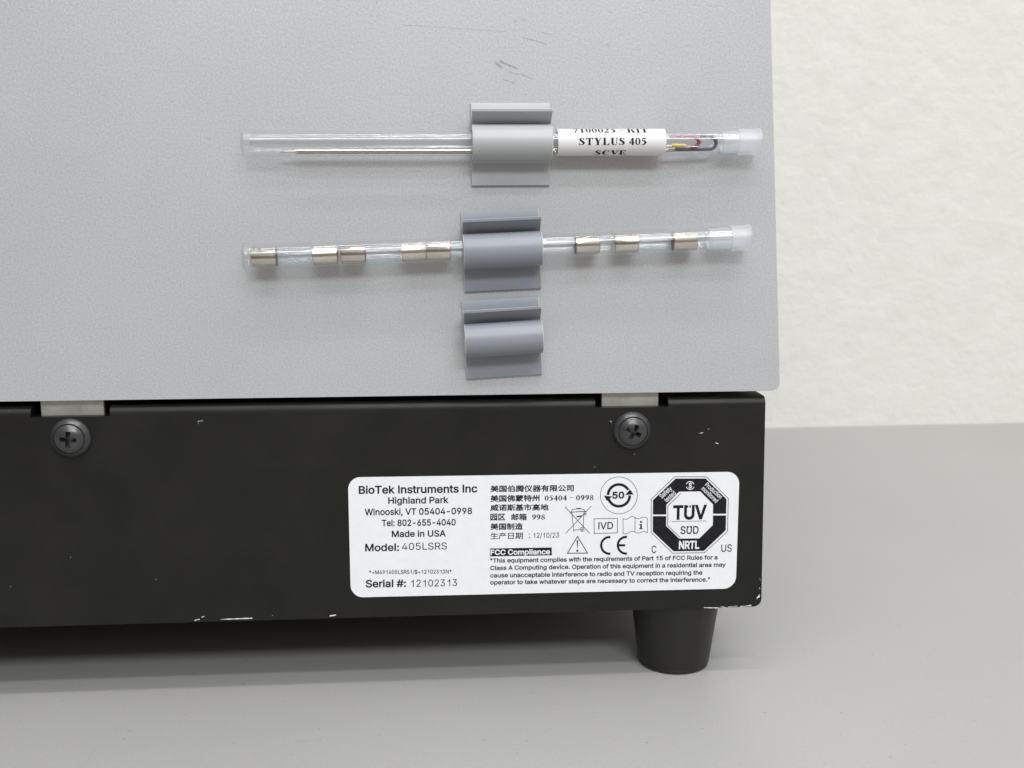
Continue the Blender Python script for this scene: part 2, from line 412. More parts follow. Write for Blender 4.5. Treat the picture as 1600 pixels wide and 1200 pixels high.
for pts, w, m in (([(774, 98), (785, 106)], 4.0, SCUFF), ([(780, 95), (793, 101), (808, 107)], 3.0, SCUFF), ([(791, 110), (803, 115), (815, 116), (834, 124)], 2.2, SCUFF2),
                  ([(787, 124), (795, 127), (805, 130)], 1.2, SCUFF), ([(794, 137), (799, 141)], 1.2, SCUFF2), ([(815, 58), (835, 63), (854, 69)], 1.0, SCUFF),
                  ([(845, 50), (862, 54)], 1.2, SCUFF2), ([(628, 39), (680, 42), (740, 46), (790, 49)], 0.8, SCUFF2), ([(814, 30), (822, 32)], 2.6, SCUFF2), ([(803, 33), (808, 34)], 2.4, SCUFF2),
                  ([(947, 69), (951, 72)], 2.6, SCUFF2), ([(938, 67), (941, 65)], 1.3, SCUFF2), ([(706, 107), (708, 108)], 1.6, SCUFF2), ([(680, 48), (683, 49)], 1.6, SCUFF2)):
    scuff(pts, w, m)

# small marks on the tabletop
def table_mark(pts, wdt):
    bm = bmesh.new(); top, bot = [], []
    for x, y in pts:
        w = wdt*(0.5+0.6*random.random())
        top.append(bm.verts.new(on_table(x, y-w/2, 0.03))); bot.append(bm.verts.new(on_table(x, y+w/2, 0.03)))
    for i in range(len(top)-1): bm.faces.new((top[i], top[i+1], bot[i+1], bot[i]))
    link('scuff_mark', bm, SCUFF, table)
table_mark([(178.5, 1140), (180.5, 1142), (182, 1145), (181, 1148)], 1.4)
table_mark([(461, 1158.5), (468, 1158), (476, 1158.6), (484, 1158.2)], 1.0)
table_mark([(494, 1158), (499, 1157.5), (503, 1158)], 0.9)
table_mark([(150, 1170), (144, 1177), (138, 1185), (133, 1193)], 0.8)
table_mark([(1130.5, 1058), (1130, 1062), (1130.5, 1066)], 0.8)
# ------------------------------------------------------------------ lettering
FDIR = bpy.utils.system_resource('DATAFILES', path='fonts')
def load_font(fn):
    try: return bpy.data.fonts.load(os.path.join(FDIR, fn))
    except Exception: return None
SANS, CJK = load_font('Inter.woff2'), load_font('Noto Sans CJK Regular.woff2')

_adv, _glyph = {}, {}
def width(s, font):
    xs = [p[0] for lp in raw_loops(s, font) for p in lp]; return max(xs)-min(xs)
def text_loops(s, font):
    """plain grotesque setting: I, l and 1 are drawn as simple stems"""
    if font is None or font is not SANS: return raw_loops(s, font)
    x, o = 0.0, []
    for ch in s:
        if ch not in _adv:
            _adv[ch] = width('H'+ch+'H', font)-width('HH', font)
            h = [p[0] for p in raw_loops('H', font)[0]]; left = min(h)
            g = [] if ch == ' ' else raw_loops(ch, font)
            H = max(p[1] for lp in raw_loops('H', font) for p in lp)
            st = raw_loops('i', font); sw = min(max(p[0] for p in l)-min(p[0] for p in l) for l in st)
            if ch in 'Il': g = [[(left, 0), (left+sw*1.04, 0), (left+sw*1.04, H*1.015), (left, H*1.015)]]; _adv[ch] = sw+2*left
            if ch == '1':
                a = (_adv.get('0', width('H0H', font)-width('HH', font))-0.30*H-0.65*sw)/2+0.30*H-0.35*sw
                g = [[(a, 0), (a+sw, 0), (a+sw, H), (a+.28*sw, H), (a+.28*sw, H), (a, .90*H), (a-.30*H+.35*sw, .76*H), (a-.30*H+.35*sw, .62*H), (a, .76*H)]]
                _adv[ch] = _adv.get('0', width('H0H', font)-width('HH', font))
            if ch in 'Il1' and area(raw_loops('H', font)[0]) < 0: g = [l[::-1] if area(l) > 0 else l for l in g]
            _glyph[ch] = g
        o += [[(px+x, py) for px, py in lp] for lp in _glyph[ch]]
        x += _adv[ch]
    return o
def raw_loops(s, font):
    cu = bpy.data.curves.new('lettering', 'FONT'); cu.body = s; cu.fill_mode = 'NONE' if hasattr(cu, 'fill_mode') else cu.fill_mode
    cu.resolution_u = 5
    if font: cu.font = font
    ob = bpy.data.objects.new('lettering', cu); scene.collection.objects.link(ob)
    dg = bpy.context.evaluated_depsgraph_get()
    me = bpy.data.meshes.new_from_object(ob.evaluated_get(dg))
    co = [tuple(v.co[:2]) for v in me.vertices]
    nb = {}
    for e in me.edges:
        a, b_ = e.vertices; nb.setdefault(a, []).append(b_); nb.setdefault(b_, []).append(a)
    loops, seen = [], set()
    for v in range(len(co)):
        if v in seen or v not in nb: continue
        lp = [v]; seen.add(v)
        cur = min(nb[v], key=lambda q: (q != v+1, q))
        while cur not in seen:
            lp.append(cur); seen.add(cur)
            nx = [q for q in nb[cur] if q not in seen]
            if not nx: break
            cur = min(nx, key=lambda q: (q != cur+1, q))
        if len(lp) > 2:
            pts = [co[i] for i in lp]
            cl = [pts[0]]
            for p in pts[1:]:
                if abs(p[0]-cl[-1][0])+abs(p[1]-cl[-1][1]) > 1e-5: cl.append(p)
            if abs(cl[0][0]-cl[-1][0])+abs(cl[0][1]-cl[-1][1]) < 1e-5: cl.pop()
            if len(cl) > 2: loops.append(cl)
    bpy.data.objects.remove(ob); bpy.data.curves.remove(cu); bpy.data.meshes.remove(me)
    return loops
def area(lp):
    a = np.array(lp); b_ = np.roll(a, -1, 0)
    return 0.5*np.sum(a[:, 0]*b_[:, 1]-b_[:, 0]*a[:, 1])
def fatten(loops, d):
    """push every contour outwards (holes shrink) for a bolder weight"""
    if not d or not loops: return loops
    big = max(loops, key=lambda l: abs(area(l))); sgn = 1 if area(big) > 0 else -1
    res = []
    for lp in loops:
        a = np.array(lp); e = np.roll(a, -1, 0)-a; L = np.linalg.norm(e, axis=1, keepdims=True); L[L == 0] = 1; e = e/L
        nrm_ = np.stack([e[:, 1], -e[:, 0]], 1)*sgn
        m = nrm_+np.roll(nrm_, 1, 0); q = np.sum(m*m, axis=1, keepdims=True); q[q < 1.0] = 1.0
        res.append([tuple(p) for p in a+2*m/q*d])
    return res
def fill(loops):
    """triangles of the non-zero winding interior"""
    vs2, ed = [], []
    for lp in loops:
        s = len(vs2); vs2 += [Vector(p) for p in lp]; ed += [(s+i, s+(i+1) % len(lp)) for i in range(len(lp))]
    V, _, F, *_r = delaunay_2d_cdt(vs2, ed, [], 0, 1e-6)
    V = np.array([v[:] for v in V]); F = [f for f in F]
    C = np.array([V[list(f)].mean(0) for f in F]); W = np.zeros(len(F), int)
    for lp in loops:
        a = np.array(lp); b_ = np.roll(a, -1, 0)
        bbx = (C[:, 1] >= a[:, 1].min()) & (C[:, 1] <= a[:, 1].max()) & (C[:, 0] <= a[:, 0].max()) & (C[:, 0] >= a[:, 0].min())
        ii = np.where(bbx)[0]
        if not len(ii): continue
        P = C[ii]
        up = (a[None, :, 1] <= P[:, None, 1]) & (b_[None, :, 1] > P[:, None, 1])
        dn = (a[None, :, 1] > P[:, None, 1]) & (b_[None, :, 1] <= P[:, None, 1])
        side = (b_[None, :, 0]-a[None, :, 0])*(P[:, None, 1]-a[None, :, 1])-(P[:, None, 0]-a[None, :, 0])*(b_[None, :, 1]-a[None, :, 1])
        W[ii] += (up & (side > 0)).sum(1)-(dn & (side < 0)).sum(1)
    return V, [f for f, w in zip(F, W) if w != 0]
_cap = {}
def capheight(font, ch='H'):
    k = (font.name if font else None, ch)
    if k not in _cap:
        ys = [p[1] for lp in text_loops(ch, font) for p in lp]; _cap[k] = max(ys)
    return _cap[k]

# a hand-drawn bold roman face for the serif lines
def cat(pts, n=8):
    P = [np.array(p, float) for p in pts]; P = [2*P[0]-P[1]]+P+[2*P[-1]-P[-2]]; o = []
    for i in range(1, len(P)-2):
        for k in range(n):
            t = k/n
            o.append(0.5*((2*P[i])+(-P[i-1]+P[i+1])*t+(2*P[i-1]-5*P[i]+4*P[i+1]-P[i+2])*t*t+(-P[i-1]+3*P[i]-3*P[i+1]+P[i+2])*t**3))
    o.append(P[-2]); return o
def ccw(lp): return lp if area(lp) > 0 else lp[::-1]
def rb(pts, n=8):
    """smooth ribbon through (x, y, width) points"""
    q = np.array(cat(pts, n)); d = np.gradient(q[:, :2], axis=0); d /= np.linalg.norm(d, axis=1, keepdims=True)
    nn = np.stack([-d[:, 1], d[:, 0]], 1)*q[:, 2:3]/2
    return ccw([tuple(p) for p in q[:, :2]+nn]+[tuple(p) for p in (q[:, :2]-nn)[::-1]])
def rc(x0, y0, x1, y1): return [(x0, y0), (x1, y0), (x1, y1), (x0, y1)]
def pg(*p): return ccw(list(p))
def el(cx, cy, rx, ry, cw=False, n=28):
    l = [(cx+rx*math.cos(2*math.pi*i/n), cy+ry*math.sin(2*math.pi*i/n)) for i in range(n)]
    return l[::-1] if cw else l
S_ = 0.05
SERIF = {
 'S': (0.62, [rb([(.49, .70, .03), (.43, .88, .05), (.28, .955, .08), (.13, .80, .17), (.26, .58, .22), (.43, .40, .22), (.46, .20, .17), (.30, .045, .08), (.13, .12, .05), (.05, .30, .03)]), pg((.47, .70), (.51, .70), (.51, 1.0), (.48, 1.0), (.44, .90)), pg((.04, .31), (.08, .31), (.13, .10), (.07, 0), (.04, 0))]),
 'T': (0.72, [rc(.26, 0, .46, 1), rc(.15, 0, .57, S_), rc(.03, .93, .69, 1), pg((.03, .98), (.03, .70), (.07, .70), (.13, .86), (.22, .94)), pg((.69, .98), (.69, .70), (.65, .70), (.59, .86), (.50, .94))]),
 'Y': (0.78, [pg((.08, 1), (.31, 1), (.50, .48), (.49, 0), (.29, 0), (.29, .46)), pg((.63, 1), (.70, 1), (.46, .46), (.42, .5)), rc(.19, 0, .59, S_), rc(.02, .95, .40, 1), rc(.53, .95, .77, 1)]),
 'L': (0.70, [rc(.11, 0, .31, 1), rc(.02, 0, .64, S_+.01), rc(.02, .95, .42, 1), pg((.64, 0), (.67, .33), (.63, .33), (.55, .14), (.40, .05), (.40, 0))]),
 'U': (0.76, [rb([(.21, 1, .2), (.21, .6, .2), (.21, .30, .2), (.27, .10, .15), (.42, .035, .08), (.56, .12, .06), (.61, .32, .06), (.61, .7, .06), (.61, 1, .06)]), rc(.03, .95, .40, 1), rc(.50, .95, .73, 1)]),
 'K': (0.80, [rc(.10, 0, .30, 1), rc(.02, 0, .39, S_), rc(.02, .95, .39, 1), pg((.62, .97), (.70, .97), (.34, .48), (.27, .46)), pg((.35, .57), (.50, .68), (.78, .02), (.54, .02)), rc(.45, 0, .80, S_), rc(.48, .95, .78, 1)]),
 'I': (0.42, [rc(.11, 0, .31, 1), rc(.02, 0, .40, S_), rc(.02, .95, .40, 1)]),
 'C': (0.74, [rb([(.64, .72, .03), (.58, .88, .06), (.42, .96, .07), (.22, .82, .17), (.15, .5, .23), (.22, .18, .17), (.42, .04, .07), (.58, .11, .05), (.67, .26, .03)]), pg((.62, .68), (.66, .68), (.66, 1.0), (.63, 1.0), (.57, .92))]),
 'V': (0.76, [pg((.07, .98), (.30, .98), (.47, .26), (.41, -.02), (.36, -.02)), pg((.62, .98), (.69, .98), (.42, -.02), (.38, .06)), rc(0, .95, .40, 1), rc(.52, .95, .76, 1)]),
 'E': (0.70, [rc(.10, 0, .30, 1), rc(.02, 0, .62, S_+.01), rc(.02, .94, .60, 1), rc(.28, .48, .44, .54), pg((.43, .34), (.47, .34), (.47, .68), (.43, .68), (.38, .51)), pg((.62, 0), (.66, .30), (.62, .30), (.54, .12), (.42, .05), (.42, 0)), pg((.60, 1), (.61, .74), (.57, .74), (.51, .90), (.42, .95), (.42, 1))]),
 '0': (0.54, [el(.27, .5, .25, .5), el(.27, .5, .09, .44, True)]),
 '1': (0.54, [rc(.19, 0, .37, .97), rc(.08, 0, .48, S_), pg((.37, 1), (.33, 1), (.06, .86), (.07, .83), (.22, .86))]),
 '2': (0.54, [rb([(.06, .70, .03), (.13, .88, .10), (.27, .93, .13), (.40, .76, .19), (.36, .52, .14), (.20, .26, .08), (.05, .07, .05)]), rc(.04, 0, .44, .16), pg((.44, 0), (.50, .28), (.46, .28), (.40, .14))]),
 '4': (0.54, [rc(.28, 0, .45, .98), rc(.02, .24, .52, .37), pg((.33, .98), (.43, .98), (.10, .33), (.02, .33))]),
 '5': (0.54, [rc(.14, .82, .46, .97), pg((.14, .97), (.19, .97), (.12, .55), (.06, .55)), rb([(.08, .56, .08), (.24, .60, .13), (.38, .46, .19), (.39, .27, .19), (.27, .08, .12), (.05, .04, .06)])]),
 '7': (0.54, [rc(.06, .82, .50, .98), pg((.03, .66), (.07, .66), (.16, .84), (.06, .96)), pg((.40, .90), (.50, .94), (.24, -.01), (.12, -.01))]),
 '9': (0.54, [el(.27, .67, .24, .33), el(.26, .67, .075, .27, True), rb([(.41, .68, .19), (.40, .42, .18), (.30, .16, .13), (.07, .01, .05)])]),
 '8': (0.54, [el(.27, .75, .20, .25), el(.27, .76, .085, .19, True), el(.27, .26, .24, .27), el(.27, .25, .10, .19, True)]),
 '-': (0.34, [rc(.04, .28, .28, .40)]),
 '\u2013': (0.50, [rc(.06, .32, .44, .40)]),
 ' ': (0.27, []),
}
def serif_loops(s):
    x, o = 0.0, []
    for ch in s:
        w, lps = SERIF[ch]
        for lp in lps: o.append([(px+x, py) for px, py in lp])
        x += w+0.03
    return o

def place(bm, loops, p0, p1, cap_px, Y, cap_unit, box_fit=False):
    """set contours on the plane Y: p0, p1 are the left and right ends of the base line"""
    V, F = fill(loops)
    a, b_ = on_face(*p0, Y), on_face(*p1, Y)
    L = np.linalg.norm(b_-a); ux = (b_-a)/L; uy = np.array([-ux[2], 0, ux[0]])
    used = sorted({i for f in F for i in f}); xs = V[used, 0]
    x0, w = xs.min(), xs.max()-xs.min()
    y0 = V[used, 1].min() if box_fit else 0.0
    hgt = (V[used, 1].max()-y0) if box_fit else cap_unit
    t = on_face(p0[0], p0[1]-cap_px, Y); sy = np.linalg.norm(t-a)/hgt
    mp = {i: bm.verts.new(a+ux*(V[i, 0]-x0)*L/w+uy*(V[i, 1]-y0)*sy) for i in used}
    for f in F:
        try:
            fc = bm.faces.new([mp[i] for i in f]); fc.normal_update()
            if fc.normal.y > 0: fc.normal_flip()
        except ValueError: pass
def sans(bm, s, p0, p1, cap, Y, bold=0.0): place(bm, fatten(text_loops(s, SANS), bold), p0, p1, cap, Y, capheight(SANS))
def han(bm, s, p0, p1, cap, Y, bold=0.03):
    lps = text_loops(s, CJK); w = max(p[1] for l in lps for p in l)-min(p[1] for l in lps for p in l)
    place(bm, fatten(lps, bold*w), p0, p1, cap, Y, 1, True)
def roman(bm, s, p0, p1, cap, Y): place(bm, serif_loops(s), p0, p1, cap, Y, 1.0)
def poly(bm, loops, Y):
    """photo-pixel contours (first one outer, others by winding) on the plane Y"""
    V, F = fill(loops)
    used = sorted({i for f in F for i in f}); mp = {i: bm.verts.new(on_face(V[i, 0], V[i, 1], Y)) for i in used}
    for f in F:
        fc = bm.faces.new([mp[i] for i in f]); fc.normal_update()
        if fc.normal.y > 0: fc.normal_flip()
def line(pts, w, closed=False):
    o = []
    P = list(pts)+([pts[0]] if closed else [])
    for a, b_ in zip(P, P[1:]):
        a, b_ = np.array(a, float), np.array(b_, float); d = (b_-a)/np.linalg.norm(b_-a); nn = np.array([-d[1], d[0]])*w/2; e = d*w/2
        o.append(ccw([tuple(a-e+nn), tuple(a-e-nn), tuple(b_+e-nn), tuple(b_+e+nn)]))
    return o
def ring(cx, cy, r, w, a0=0, a1=360, n=48):
    if a1-a0 >= 360: return [el(cx, cy, r+w/2, r+w/2, False, n), el(cx, cy, r-w/2, r-w/2, True, n)]
    k = [math.radians(a0+(a1-a0)*i/n) for i in range(n+1)]
    return [ccw([(cx+(r+w/2)*math.cos(t), cy-(r+w/2)*math.sin(t)) for t in k]+[(cx+(r-w/2)*math.cos(t), cy-(r-w/2)*math.sin(t)) for t in k[::-1]])]
def Z1(x, y): return (740+x/5, 730+y/5)
def Z2(x, y): return (860+x/5, 730+y/5)
def Z0(x, y): return (540+x/5, 730+y/5)

# rating label plate
YL = -0.15
def rounded(cs, r, n=8):
    o = []
    for i in range(4):
        p = np.array(cs[i], float); a = np.array(cs[i-1], float); b_ = np.array(cs[(i+1) % 4], float)
        da = (a-p)/np.linalg.norm(a-p); db = (b_-p)/np.linalg.norm(b_-p)
        for k in range(n+1):
            t = math.pi/2*k/n
            o.append(tuple(p+da*r*(1-math.sin(t))+db*r*(1-math.cos(t))))
    return o
bm = bmesh.new()
cs = rounded([(543.6, 746), (1155.6, 737.2), (1149.6, 919.5), (548.2, 933.6)], 19)
A = [bm.verts.new(on_face(x, y, YL)) for x, y in cs]; B = [bm.verts.new((v.co.x, -0.005, v.co.z)) for v in A]
bm.faces.new(A); bm.faces.new(B)
for i in range(len(A)): bm.faces.new((A[i], A[(i+1) % len(A)], B[(i+1) % len(B)], B[i]))
plate = link('rating_label', bm, PAPER, inst)
plate['label'] = 'white printed rating label with black text and symbols'
Y1, Y2 = YL-0.02, YL-0.04

bm = bmesh.new()                              # maker's address
sans(bm, 'BioTek Instruments Inc', (560.6, 771.4), (746, 769.0), 11.6, Y1, 0.022)
sans(bm, 'Highland Park', (606.6, 787), (701, 785.9), 9.7, Y1, 0.02)
sans(bm, 'Winooski, VT 05404-0998', (570, 805), (737.6, 803), 9.7, Y1, 0.018)
sans(bm, 'Tel: 802-655-4040', (596.6, 822), (712, 820.6), 9.5, Y1, 0.02)
sans(bm, 'Made in USA', (612.2, 839), (696.6, 838), 9.4, Y1, 0.02)
sans(bm, 'Model:', (570.6, 861.2), (623.6, 860.5), 10.9, Y1, 0.02)
sans(bm, '405LSRS', (628, 859.4), (698.3, 858.4), 10.8, Y1, 0.002)
sans(bm, '*+M491405LSRS1/$+12102313N*', (576.6, 897.2), (705.6, 895.9), 5.9, Y1, 0.012)
sans(bm, 'Serial #:', (571.4, 917.6), (634.4, 916.8), 11, Y1, 0.022)
sans(bm, '12102313', (642.4, 917), (714.4, 915.6), 10.8, Y1, 0.002)
link_raw('address_text', bm, INK, plate)
bm = bmesh.new()                              # the same in Chinese
han(bm, '美国伯腾仪器有限公司', Z1(130, 196), Z1(782, 190), 10.8, Y1)
han(bm, '美国佛蒙特州', Z1(130, 272), Z1(515, 268), 10.8, Y1)
roman(bm, '05404', Z1(555, 262), Z1(728, 260), 8.2, Y1); roman(bm, '\u2013', Z1(748, 250), Z1(780, 250), 8, Y1); roman(bm, '0998', Z1(800, 259), Z1(937, 257), 8.2, Y1)
han(bm, '威诺斯基市高地', Z1(130, 344), Z1(585, 340), 10.8, Y1)
han(bm, '园区', Z1(130, 417), Z1(248, 416), 10.8, Y1); han(bm, '邮箱', Z1(295, 416), Z1(415, 415), 10.8, Y1); roman(bm, '998', Z1(457, 410), Z1(557, 409), 8.2, Y1)
han(bm, '美国制造', Z1(130, 491), Z1(385, 489), 10.8, Y1)
han(bm, '生产日期', Z1(130, 565), Z1(385, 562), 10.8, Y1, 0.012)
poly(bm, [el(*Z1(437, 522), 0.9, 0.9), el(*Z1(437, 550), 0.9, 0.9)], Y1)
sans(bm, '12/10/23', Z1(467, 552), Z1(668, 549), 7.6, Y1, 0.004)
link_raw('chinese_text', bm, INK, plate)
bm = bmesh.new()                              # compliance statement
poly(bm, [[Z1(128, 635), Z1(610, 627), Z1(612, 688), Z1(128, 697)]], Y1)
L1_ = '"This equipment complies with the requirements of Part 15 of FCC Rules for a'
L2_ = 'Class A Computing device. Operation of this equipment in a residential area may'
L3_ = 'cause unacceptable interference to radio and TV reception requiring the'
L4_ = 'operator to take whatever steps are necessary to correct the interference."'
for s, y0, x1, y1 in ((L1_, 879.2, 1121, 873.9), (L2_, 890.7, 1134, 885.3), (L3_, 902.3, 1097.4, 897.7), (L4_, 913.2, 1109, 908.5)):
    sans(bm, s, (766, y0), (x1, y1), 6.4, Y1, 0.022)
link_raw('compliance_text', bm, INK, plate)
bm = bmesh.new(); sans(bm, 'FCC Compliance', Z1(132, 684), Z1(597, 679), 7.6, Y2, 0.025)
link_raw('compliance_heading', bm, PAPER, plate)

bm = bmesh.new()                              # crossed-out bin
lw = 1.0
L = line([Z1(715, 310), Z1(905, 515)], lw)+line([Z1(918, 305), Z1(722, 515)], lw)
L += line([Z1(765, 348), Z1(769, 332), Z1(800, 326), Z1(845, 326), Z1(868, 334), Z1(872, 347)], 0.9)+line([Z1(758, 351), Z1(874, 345)], 1.1)
L += line([Z1(767, 352), Z1(782, 490)], 0.9)+line([Z1(862, 347), Z1(856, 472)], 0.9)+line([Z1(782, 490), Z1(833, 488)], 0.9)+line([Z1(783, 490), Z1(784, 502)], 1.1)
L += line([Z1(810, 386), Z1(840, 382)], 2.0)+line([Z1(806, 324), Z1(832, 322)], 1.6)+line([Z1(866, 362), Z1(880, 361), Z1(880, 373), Z1(867, 374)], 0.7, True)
poly(bm, L, Y1)
poly(bm, ring(*Z1(848, 487), 2.9, 0.9)+[el(*Z1(848, 487), 1.2, 1.2)], Y1-0.004)
link_raw('crossed_bin_symbol', bm, INK, plate)
bm = bmesh.new()                              # reuse-period circle
cx, cy = Z2(535, 220)
poly(bm, ring(cx, cy, 28.8, 0.8, n=64), Y1)
poly(bm, ring(cx, cy, 17, 4.2, 30, 178), Y1); poly(bm, ring(cx, cy, 17, 4.2, 200, 360), Y1)
poly(bm, [pg(Z2(418, 222), Z2(484, 228), Z2(441, 264))], Y1-0.004); poly(bm, [pg(Z2(584, 217), Z2(651, 213), Z2(621, 172))], Y1-0.004)
sans(bm, '50', Z2(483, 244), Z2(577, 242), 9.8, Y1-0.004, 0.03)
link_raw('recycling_symbol', bm, INK, plate)
bm = bmesh.new()
poly(bm, line([Z2(342, 403), Z2(524, 401), Z2(524, 513), Z2(342, 518)], 0.9, True), Y1)
sans(bm, 'IVD', Z2(374, 484), Z2(490, 482), 10.6, Y1, 0.012)
link_raw('framed_lettering', bm, INK, plate)
bm = bmesh.new()                              # open book with an i
def wave(x0, x1, y0, y1, amp, n=10): return [Z2(x0+(x1-x0)*k/n, y0+(y1-y0)*k/n+amp*math.sin(2*math.pi*k/n)) for k in range(n+1)]
poly(bm, line(wave(567, 661, 402, 392, 9), 0.8)+line(wave(661, 757, 392, 400, 9), 0.8)+line(wave(568, 661, 516, 505, 8), 0.8)+line(wave(661, 757, 505, 512, 8), 0.8)
     + line([Z2(567, 402), Z2(568, 516)], 0.8)+line([Z2(757, 400), Z2(757, 512)], 0.8)+line([Z2(661, 392), Z2(661, 505)], 0.8), Y1)
i0 = Z2(707, 484)
poly(bm, [el(i0[0]+.2, i0[1]-11.3, 1.7, 1.7), rc(i0[0]-1.2, i0[1]-8, i0[0]+1.6, i0[1]), rc(i0[0]-3, i0[1]-1.2, i0[0]+3.2, i0[1]), rc(i0[0]-2.6, i0[1]-8, i0[0]+1, i0[1]-6.9)], Y1)
link_raw('manual_symbol', bm, INK, plate)
bm = bmesh.new()
poly(bm, line([Z2(212, 541), Z2(133, 672), Z2(290, 671)], 1.3, True)+[pg(Z2(206, 574), Z2(217, 574), Z2(213, 634), Z2(209, 634)), el(*Z2(211, 653), 1.7, 1.7), el(*Z2(211.5, 575), 1.2, 1.2)], Y1)
link_raw('warning_triangle', bm, INK, plate)
bm = bmesh.new()
c1_, c2_ = Z2(462, 611), Z2(592, 610)
poly(bm, ring(c1_[0], c1_[1], 13.0, 3.6, 84, 276), Y1)
poly(bm, ring(c2_[0], c2_[1], 13.0, 3.6, 84, 276)+[rc(c2_[0]-11.6, c2_[1]-1.8, c2_[0]-1.6, c2_[1]+1.8)], Y1)
link_raw('conformity_mark', bm, INK, plate)
bm = bmesh.new()                              # octagonal certification mark
oct_o = [Z2(*p) for p in ((970, 75), (1220, 75), (1390, 245), (1384, 500), (1205, 668), (955, 672), (787, 510), (788, 250))]
oct_b = [Z2(*p) for p in ((978, 89), (1213, 88), (1376, 250), (1370, 492), (1200, 654), (962, 657), (800, 503), (801, 257))]
oct_w = [Z2(*p) for p in ((1006, 191), (1171, 189), (1271, 290), (1269, 452), (1164, 556), (1006, 558), (904, 458), (906, 294))]
oct_i = [Z2(*p) for p in ((1018, 206), (1168, 200), (1264, 296), (1262, 448), (1160, 549), (1014, 550), (916, 456), (918, 302))]
poly(bm, line(oct_o, 0.9, True), Y1)
poly(bm, [ccw(oct_b), ccw(oct_w)[::-1]], Y1)
poly(bm, line([oct_i[0], oct_i[7]], 0.9)+line([oct_i[7], oct_i[6]], 0.9)+line([oct_i[6], oct_i[5]], 0.9), Y1)
T = fatten(text_loops('TUV', SANS), 0.03); place(bm, T, Z2(957, 406), Z2(1221, 401), 20.5, Y1, capheight(SANS))
poly(bm, [rc(*Z2(1066, 300), *Z2(1078, 316)), rc(*Z2(1086, 299), *Z2(1098, 315))], Y1)
poly(bm, line([Z2(951, 424), Z2(1222, 420)], 0.7), Y1)
sans(bm, 'SUD', Z2(1015, 521), Z2(1157, 519), 11.6, Y1, 0.014)
poly(bm, [rc(*Z2(1072, 459), *Z2(1082, 472)), rc(*Z2(1090, 459), *Z2(1100, 472))], Y1)
sans(bm, 'C', Z2(790, 670), Z2(828, 669), 11.2, Y1, 0.008); sans(bm, 'US', Z2(1334, 661), Z2(1417, 659), 11.2, Y1, 0.008)
link_raw('certification_octagon', bm, INK, plate)
bm = bmesh.new()
poly(bm, [rc(*Z2(796, 370), *Z2(908, 382))], Y2); poly(bm, [rc(*Z2(1266, 364), *Z2(1378, 377))], Y2)
sans(bm, 'NRTL', Z2(1003, 637), Z2(1162, 635), 11.6, Y2, 0.03)
sans(bm, 'Safety', Z2(872, 246), Z2(954, 172), 7.2, Y2, 0.01); sans(bm, 'tested', Z2(908, 276), Z2(984, 208), 7.2, Y2, 0.01)
sans(bm, 'Production', Z2(1205, 142), Z2(1325, 250), 6.6, Y2, 0.01); sans(bm, 'monitored', Z2(1177, 172), Z2(1292, 280), 6.6, Y2, 0.01)
cx, cy = Z2(1092, 143)
poly(bm, ring(cx, cy, 6.2, 1.1, 20, 160)+ring(cx, cy, 6.2, 1.1, 200, 340), Y2); sans(bm, 'S', (cx-2.4, cy+4), (cx+2.4, cy+4), 8, Y2-0.004, 0.03)
link_raw('reversed_lettering', bm, PAPER, plate)

TO = 4.0                              # how far the tube axes stand off the cover
# ------------------------------------------------------------------ tube clips
def clip_profile():
    c_o, ri, ro = 4.0, 3.1, 4.1
    P = [(0.02, -9.9), (0.8, -9.9), (0.9, -9.8)]                      # back plate foot
    P += [(0.9, -4.7), (1.3, -4.15)]
    for a in range(-112, 77, 6):                                      # outside of the jaw, from below round the front
        t = math.radians(a); P.append((c_o+ro*math.cos(t), ro*math.sin(t)))
    te = math.radians(80); P.append((c_o+(ro-.15)*math.cos(te), (ro-.15)*math.sin(te)))
    P.append((c_o+(ri+.2)*math.cos(te), (ri+.2)*math.sin(te)))
    for a in range(74, -181, -8):                                     # inside of the jaw
        t = math.radians(a); P.append((c_o+ri*math.cos(t), ri*math.sin(t)))
    for a in range(172, 127, -8):
        t = math.radians(a); P.append((c_o+ri*math.cos(t), ri*math.sin(t)))
    P += [(3.2, 4.0), (6.85, 6.65), (7.05, 6.75), (7.1, 7.25), (6.95, 7.4), (6.5, 7.35), (2.4, 5.3), (0.9, 5.5), (0.9, 8.9), (0.8, 9.05), (0.02, 9.05)]
    return P
def make_clip(mat, px, py, rot, label, half=9.25):
    p = on_face(px, py, -TO)
    t = tag(empty('tube_clip', (p[0], 0, p[2]), (0, -rot, 0)), label, 'clip', 'plastic tube clips stuck on the cover')
    bm = bmesh.new(); prof = clip_profile()
    fa, fb = prism_x(bm, prof, -half, half)
    bmesh.ops.recalc_face_normals(bm, faces=bm.faces)
    ends = [e for f_ in (fa, fb) for e in f_.edges]
    bmesh.ops.bevel(bm, geom=ends, offset=0.14, segments=1, affect='EDGES', material=1)
    link('clip_body', bm, [mat, EDGE], t, 35)
    return t
def rot_of(p0, p1, Y=-TO):
    a, b_ = on_face(*p0, Y), on_face(*p1, Y); return math.atan2(b_[2]-a[2], b_[0]-a[0])
R1 = rot_of((385, 223.5), (1150, 222)); R2 = rot_of((385, 400.5), (1140, 372.5))
make_clip(CLIP_PALE, 799.5, 222, R1, 'pale grey plastic clip holding the tube with the white paper label')
make_clip(CLIP_DARK, 785, 389.5, rot_of((722, 362), (845, 356.5)), 'darker blue grey plastic clip holding the tube of glass fuses')
make_clip(CLIP_DARK, 786.5, 528, rot_of((724, 506), (846, 498.5)), 'empty blue grey plastic clip below the two clips that hold tubes')

